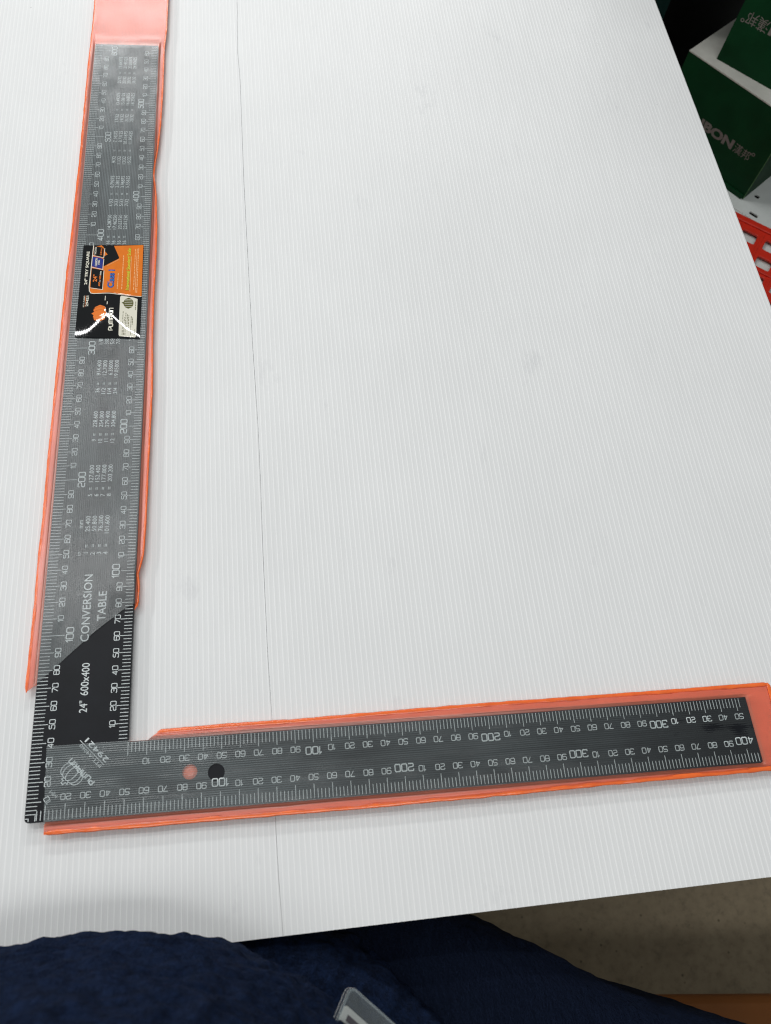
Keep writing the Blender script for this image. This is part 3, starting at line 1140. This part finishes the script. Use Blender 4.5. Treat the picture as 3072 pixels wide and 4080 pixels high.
mb = MB()
for k, (cy, ax, ay) in enumerate(((332.0, 3.7, 2.4), (323.2, 3.8, 2.5), (330.2, 4.3, 2.7), (325.0, 4.3, 2.7), (327.6, 4.5, 2.6))):
    lobe(mb, 19.7, cy, ax, ay, L2 + 0.012 * k)
card_poly(mb, [(13.4, 326.6), (15.9, 325.9), (16.2, 328.9), (15.0, 328.2)], L3 + .03, 4)
mb.build('pumpkin_emblem', M['card_pumpkin'], card)
mb = MB()
for cy, s in ((327.6, 1), (330.2, 1), (325.0, -1)):
    arc = [(19.7 + 4.4 * math.cos(math.radians(a)), cy + s * 2.6 * math.sin(math.radians(a))) for a in range(15, 166, 10)]
    card_line(mb, arc, 0.16, L4)
mb.build('pumpkin_line', M['card_pumpkin_dark'], card)
# cream information box
mb = MB()
card_poly(mb, [(33.4, 342.6), (44.0, 341.0), (44.4, 340.4), (44.6, 308.0), (44.0, 307.4), (33.5, 308.5), (33.0, 309.2), (32.75, 342.0)], L2, 14)
mb.build('information_box', M['card_cream'], card, True)
mb = MB()
pts = [(38.5 + 3.3 * math.cos(2 * math.pi * i / 24), 336.3 + 4.8 * math.sin(2 * math.pi * i / 24)) for i in range(24)]
card_poly(mb, pts, L3, 8)
card_poly(mb, [(33.8, 336.6), (35.4, 335.4), (35.6, 337.6)], L3, 3)
for x, y0, y1 in ((35.3, 309.6, 329.0), (36.3, 309.6, 324.0), (37.2, 309.6, 328.0), (38.2, 316.0, 327.0), (39.2, 315.0, 326.0), (40.8, 309.6, 325.0), (41.7, 318.0, 324.0), (43.6, 309.4, 314.0), (43.3, 330.5, 338.5)):
    dashes(mb, x, y0, y1, 0.42, L3)
mb.build('information_print', M['card_olive'], card)
mb = MB()
for y in (333.4, 335.2, 336.6, 338.2, 339.4):
    card_line(mb, [(35.9, y), (41.2, y)], 0.28, L4)
mb.build('information_stripe', M['card_cream'], card)

# ================================================================== THE PERSON'S CLOTHES


def catmull(pts, n):
    N = len(pts)
    out = []
    for i in range(N):
        p0, p1, p2, p3 = [Vector(pts[(i + k - 1) % N]) for k in range(4)]
        for k in range(n):
            t = k / n
            q = 0.5 * ((2 * p1) + (-p0 + p2) * t + (2 * p0 - 5 * p1 + 4 * p2 - p3) * t * t + (-p0 + 3 * p1 - 3 * p2 + p3) * t ** 3)
            out.append((q.x, q.y))
    return out


def loft(name, plan, cen, levels, mat, parent, seed, wr=(3.0, 40), fine=(0.8, 7), close_top=True, sub=5):
    ring = catmull(plan, sub)
    N = len(ring)
    zs = []
    for (z0, s0), (z1, s1) in zip(levels, levels[1:]):
        k = max(1, int(abs(z1 - z0) / 3))
        for i in range(k):
            t = i / k
            zs.append((z0 + (z1 - z0) * t, s0 + (s1 - s0) * smooth01(t)))
    zs.append(levels[-1])
    mb = MB()
    for z, s in zs:
        for (x, y) in ring:
            d = Vector((x - cen[0], y - cen[1]))
            L = d.length
            q = d.normalized()
            px, py = cen[0] + d.x * s, cen[1] + d.y * s
            w = wr[0] * nz(px / wr[1], py / wr[1], seed + z / (wr[1] * 0.7)) + fine[0] * noise.noise(Vector((px / (2.0 * fine[1]), py / fine[1], seed + z / fine[1])))
            mb.v.append((px + q.x * w, py + q.y * w, z + w * 0.3))
    R_ = len(zs)
    for j in range(R_ - 1):
        for i in range(N):
            a, b_ = j * N + i, j * N + (i + 1) % N
            mb.f.append((a, b_, b_ + N, a + N)); mb.mi.append(0)
    if close_top:
        c = len(mb.v)
        mb.v.append((cen[0], cen[1], zs[-1][0] + 2))
        for i in range(N):
            mb.f.append(((R_ - 1) * N + i, (R_ - 1) * N + (i + 1) % N, c)); mb.mi.append(0)
    return mb.build(name, mat, parent, True)


# body: one continuous figure (hips, trunk, two legs with feet) inside the clothes
bm = bmesh.new()
nodes = [((95, -225, -110), 125), ((70, -235, 60), 120), ((50, -245, 230), 125), ((45, -250, 330), 90),
         ((30, -225, -190), 88), ((20, -222, -450), 62), ((20, -235, -770), 44), ((15, -160, -795), 36),
         ((165, -225, -190), 88), ((178, -222, -450), 62), ((180, -235, -770), 44), ((186, -160, -795), 36)]
edges = [(0, 1), (1, 2), (2, 3), (0, 4), (4, 5), (5, 6), (6, 7), (0, 8), (8, 9), (9, 10), (10, 11)]
me = bpy.data.meshes.new('person')
me.from_pydata([tuple(c * S for c in p) for p, r in nodes], edges, [])
person = bpy.data.objects.new('person', me)
COL.objects.link(person)
md = person.modifiers.new('skin', 'SKIN')
for sv, (p, r) in zip(me.skin_vertices[0].data, nodes):
    sv.radius = (r * S, r * S)
me.skin_vertices[0].data[0].use_root = True
ms = person.modifiers.new('sub', 'SUBSURF'); ms.levels = 1; ms.render_levels = 2
me.materials.append(M['trouser'])
tag(person, 'person in a navy fleece jacket standing at the near edge of the table', 'person')

belly = []
for i in range(28):
    a = 2 * math.pi * i / 28
    c, s = math.cos(a), math.sin(a)
    bx = 130 if c > 0 else 190
    by = 85 if s > 0 else 190
    belly.append((45 + bx * c, -139 + by * s))
loft('jacket_front', belly, (45, -139), [(7, 0.86), (14, 0.955), (26, 1.0), (60, 0.985), (120, 0.87), (200, 0.68), (270, 0.42), (300, 0.2)],
     M['fleece'], person, 2.5, (2.6, 30), (3.2, 5.0), sub=16)
side = []
for i in range(28):
    a = 2 * math.pi * i / 28
    c, s = math.cos(a), math.sin(a)
    side.append((95 + (125 if c > 0 else 200) * c, -155 + (103 if s > 0 else 170) * s))
loft('jacket_side', side, (95, -155), [(-230, 1.06), (-70, 1.03), (-32, 0.99), (-18, 0.93), (-11, 0.80), (-8, 0.5)],
     M['fleece'], person, 6.5, (4.0, 22), (3.2, 5.5), sub=16)
hem = [(-150, -85), (-60, -70), (40, -62), (120, -60), (190, -58), (228, -62), (269, -82), (300, -100), (335, -118), (382, -134), (428, -158), (450, -230), (390, -330), (240, -370),
       (100, -380), (-60, -370), (-170, -320), (-220, -220), (-200, -130)]
loft('jacket_hem', hem, (110, -215), [(-430, 1.03), (-250, 1.03), (-90, 1.01), (-62, 1.0), (-52, 0.97), (-46, 0.90), (-44, 0.55)],
     M['fleece_in_shade'], person, 9.5, (2.0, 30), (1.5, 6), sub=18)

# ---- badge in a clear holder
badge = empty('name_badge', (163, -86, 62))
tag(badge, 'white bar-coded name badge in a clear plastic holder on the navy jacket', 'badge')
B0 = Vector((158.8, -82.8, 62))
e1 = Vector((-0.52, -0.85, 0.45)).normalized()
e2 = Vector((0.73, -0.69, -0.46)); e2 = (e2 - e1 * e2.dot(e1)).normalized()
e3 = e1.cross(e2).normalized()
if e3.z < 0: e3 = -e3


def bframe(x, y, z):
    return tuple(B0 + e1 * y + e2 * x + e3 * z)


plate('holder_back', rrect(0, 0, 62, 95, 3.5), [], 0, 0.5, 0.1, M['film_badge'], badge, bframe)
plate('holder_front', rrect(0.2, 0.2, 61.8, 94.8, 3.4), [], 2.0, 2.4, 0.1, M['film_badge'], badge, bframe)
mb = MB()
rim = rrect(0.8, 0.8, 61.2, 94.2, 3.2)
vs, fs = stroke(rim, 1.0, True)
mb.add([bframe(x, y, 2.6) for x, y in vs], fs)
mb.build('holder_rim', M['badge_rim'], badge)
plate('badge_insert', rrect(2.2, 7.5, 56, 90, 1.5), [], 0.9, 1.3, 0.05, M['badge_white'], badge, bframe)
mb = MB()
x = 4.6
for w_ in (2.6, 0.5, 1.0, 0.5, 1.6, 2.2, 0.6, 1.2, 0.6, 2.0, 1.0, 0.5, 1.8):
    mb.add([bframe(a, c, 1.34) for a, c in ((8.6 - 5 + 0, 0), (0, 0), (0, 0), (0, 0))], [])
    mb.quad(bframe(5.2, 10 + x - 4.6, 1.34), bframe(20, 10 + x - 4.6, 1.34), bframe(20, 10 + x - 4.6 + w_, 1.34), bframe(5.2, 10 + x - 4.6 + w_, 1.34))
    x += w_ + 0.8
mb.build('barcode', M['badge_ink'], badge)

# ---- orange-brown block on the floor
ob = empty('orange_bench', (680, -380, FLOOR_Z))
tag(ob, 'smooth orange-brown bench on the floor at the lower right corner', 'bench')


def oframe(x, y, z):
    a = -0.09
    return (560 + x * math.cos(a) - y * math.sin(a), -171 + x * math.sin(a) + y * math.cos(a), z)


plate('bench_top', rrect(-170, -330, 420, 0, 22), [], -476, -450, 7, M['orange_plastic'], ob, oframe)
for lx, ly in ((-150, -310), (350, -310), (-150, -60), (350, -60)):
    mb = MB(); mb.box((lx, ly, FLOOR_Z), (lx + 40, ly + 40, -476.2), frame=oframe); mb.build('leg', M['orange_plastic'], ob)

# ================================================================== SHELF, CARTONS, RED GRID
UD = Vector((0.70, -0.714, 0))          # along the shelf front, towards the right of the picture
VD = Vector((0.714, 0.70, 0))           # into the shelf


def shelf_frame(o):
    o = Vector(o)

    def fr(x, y, z):
        p = o + UD * x + VD * y
        return (p.x, p.y, z)
    return fr


sf = shelf_frame((670, 636, 0))
shelf = empty('metal_shelf', (760, 720, FLOOR_Z))
tag(shelf, 'white perforated metal shelf below the green boxes, beyond the table edge', 'shelf')


def inv_sf(x, y):
    d = Vector((x - 670, y - 636, 0))
    return d.dot(UD), d.dot(VD)


holes = []


def slot(cx, cy, l, w, ang=0):
    pts = []
    for i in range(20):
        a = 2 * math.pi * i / 20
        x_ = math.cos(a) * w / 2 + (l / 2 - w / 2) * (1 if math.cos(a) >= 0 else -1)
        pts.append((cx + x_, cy + math.sin(a) * w / 2))
    return pts


sx, sy = inv_sf(690.9, 622.6)
rx_, ry_ = inv_sf(703.4, 651.1)
for k in range(-3, 4):
    holes.append(slot(sx + 46 * k, sy, 11.5, 5.0))
    holes.append(slot(rx_ + 46 * k, ry_, 6.5, 5.5))
plate('shelf_deck', [(-330, -2), (330, -2), (330, 420), (-330, 420)], holes, -202, -200, 0.2, M['white_metal'], shelf, sf)
plate('shelf_lip', rrect(-330, -7.5, 330, -2.2, 2.0), [], -232, -200.4, 1.2, M['white_metal'], shelf, sf)
plate('price_rail', rrect(-330, -13.5, 330, -8.0, 2.0), [], -203.4, -201.2, 0.8, M['white_metal'], shelf, sf)
plate('lower_ledge', [(-330, -190), (330, -190), (330, -7.0), (-330, -7.0)], [], -218, -203.5, 0.3, M['white_metal'], shelf, sf)
mb = MB(); mb.box((-330, 0.5, -215), (330, 420, -213), frame=sf); mb.build('underside', M['black_card'], shelf)
for px in (-300, 260):
    mb = MB(); mb.box((px, 330, FLOOR_Z), (px + 40, 370, -215.2), frame=sf); mb.build('post', M['white_metal'], shelf)

# red grid lying in front of the shelf
grid = empty('red_grid_tray', (690, 590, -221))
tag(grid, 'red plastic tray with square holes lying in front of the white shelf', 'tray')
GU, GV = Vector((0.805, -0.5933, 0)), Vector((-0.5933, -0.805, 0))


def gframe(x, y, z):
    p = Vector((670.7, 597.5, 0)) + GU * x + GV * y
    return (p.x, p.y, z)


gh = []
for i in range(-4, 4):
    for j in range(0, 5):
        gh.append(rrect(i * 28.2 - 0.9, j * 28.0 - 0.9, i * 28.2 + 17.0, j * 28.0 + 15.2, 2.0, 3))
plate('tray_grid', rrect(-118, -18.5, 106, 138, 5), gh, -200.2, -197.6, 0.5, M['red_plastic'], grid, gframe)
plate('tray_rim', rrect(-118, -18.5, 106, -10.0, 2), [], -197.7, -195.6, 0.9, M['red_plastic'], grid, gframe)
for j in (2, 4):
    plate('tray_rib', rrect(-112, j * 28.0 - 8.0, 100, j * 28.0 - 4.4, 1.2), [], -197.7, -195.8, 0.7, M['red_plastic'], grid, gframe)
for i in range(-3, 4):
    plate('tray_rib', rrect(i * 28.2 - 8.2, -8, i * 28.2 - 5.0, 132, 1.0), [], -197.7, -196.9, 0.3, M['red_plastic'], grid, gframe)
for px_, py_ in ((-110, -12), (90, -12), (-110, 120), (90, 120)):
    mb = MB(); mb.box((px_, py_, -203.4), (px_ + 8, py_ + 8, -200.1), frame=gframe); mb.build('foot', M['red_plastic'], grid)


def carton(name, corner, ud, vd, w, d, h, z0, mats, label, group, flip=False):
    """folded carton: corner = front edge start, ud along the front, vd into depth"""
    root = empty(name, (corner[0], corner[1], z0))
    tag(root, label, 'carton', group)
    ud, vd = Vector(ud).normalized(), Vector(vd).normalized()

    def fr(x, y, z):
        p = Vector((corner[0], corner[1], 0)) + ud * x + vd * y
        return (p.x, p.y, z)
    body, top, side_m = mats
    t = 0.6
    mb = MB(); mb.box((0, 0, z0), (w, t, z0 + h - .3), frame=fr); mb.build('front_panel', body, root)
    mb = MB(); mb.box((0, d - t, z0), (w, d, z0 + h - .3), frame=fr); mb.build('back_panel', body, root)
    for xx in (0.0, w - t):
        mb = MB(); mb.box((xx, t + .1, z0), (xx + t, d - t - .1, z0 + h - .3), frame=fr); mb.build('side_panel', side_m, root)
    mb = MB(); mb.box((t + .1, t + .1, z0 + .1), (w - t - .1, d - t - .1, z0 + t), frame=fr); mb.build('bottom_panel', body, root)
    mb = MB(); mb.box((0.15, 0.15, z0 + h - .29), (w - .15, d - .15, z0 + h + .35), frame=fr); mb.build('top_panel', top, root)
    return root, fr


D1 = (0.63, -0.777, 0)
N1 = (0.777, 0.63, 0)
c1, fr1 = carton('green_carton', (684 - 0.63 * 137, 646 + 0.777 * 137), D1, N1, 137, 118, 108, -199.8, (M['green'], M['carton_white'], M['green']),
                 'dark green carton with white top standing on the white shelf', 'green cartons on the shelf')
# worn edges, tuck slot and flap
mb = MB(); mb.box((136.7, -0.3, -199.6), (137.3, 0.3, -92.2), frame=fr1); mb.build('worn_edge', M['green_edge'], c1)
mb = MB(); mb.box((0, -0.35, -92.6), (137, 0.25, -91.2), frame=fr1); mb.build('worn_edge', M['carton_white'], c1)
mb = MB(); mb.box((100, -2.2, -199.8), (135, -0.1, -194.5), frame=fr1); mb.build('bottom_flap', M['green'], c1)
mb = MB(); mb.box((28, 34, -91.55), (33, 46, -91.3), frame=fr1); mb.box((33.5, 30, -91.55), (36, 34, -91.3), frame=fr1); mb.build('tuck_slot', M['black_card'], c1)  # black patch laid on for the slot's dark opening
mb = MB()
vs, fs, w_ = font_text('HANBON', 10.2, 0.05, 84)
mb.add([fr1(137 - 42 - 84 + x, -0.1, -157.4 + y) for x, y in vs], fs)
vs, fs, w_ = font_text('漢邦', 8.6, 0.0, 21.5)
mb.add([fr1(137 - 40 + x, -0.1, -157.4 + y) for x, y in vs], fs)
vs, fs = stroke(circle(137 - 16.5, -147.5, 1.6, 14), 0.8, True)
mb.add([fr1(x, -0.1, y) for x, y in vs], fs)
mb.build('lettering', M['grey_print'], c1)

c2, fr2 = carton('green_carton', (625, 739), (0.714, -0.70, 0), (0.70, 0.714, 0), 150, 110, 120, -91.2, (M['green'], M['green'], M['green']),
                 'dark green carton turned upside down on top of the lower carton', 'green cartons on the shelf')
mb = MB()
vs, fs, w_ = font_text('漢邦', 9.8, 0.0, 25)
mb.add([fr2(9.5 + 25 - x, -0.12, -34.0 - y) for x, y in vs], fs)
vs, fs, w_ = font_text('HANBON', 11.0, 0.05, 84)
mb.add([fr2(36.5 + 84 - x, -0.12, -33.5 - y) for x, y in vs], fs)
vs, fs = stroke(circle(6.6, -44.5, 1.6, 14), 0.8, True)
mb.add([fr2(x, -0.12, y) for x, y in vs], fs)
mb.build('lettering', M['grey_print'], c2)
mb = MB()
for k in range(8):
    xx = 70 + k * 8
    mb.box((xx, -3.5, -91.0), (xx + 4.5, -0.5, -90.75), frame=fr2)
mb.build('printed_marks', M['green_edge'], c1)

c3, fr3 = carton('dark_carton', (571 - 0.63 * 130, 787 + 0.777 * 130), D1, N1, 130, 260, 420, -199.8, (M['teal'], M['black_card'], M['black_card']),
                 'tall dark teal and black carton behind the table edge, left of the green cartons', None)
c4, fr4 = carton('black_fill', (684 - 0.63 * 137 + 0.777 * 150, 646 + 0.777 * 137 + 0.63 * 150), D1, N1, 260, 120, 420, -199.8, (M['black_card'],) * 3,  # black box added to stand in for the dark gap at the back
                 'tall black box added in place of the dark gap behind the green cartons', None)
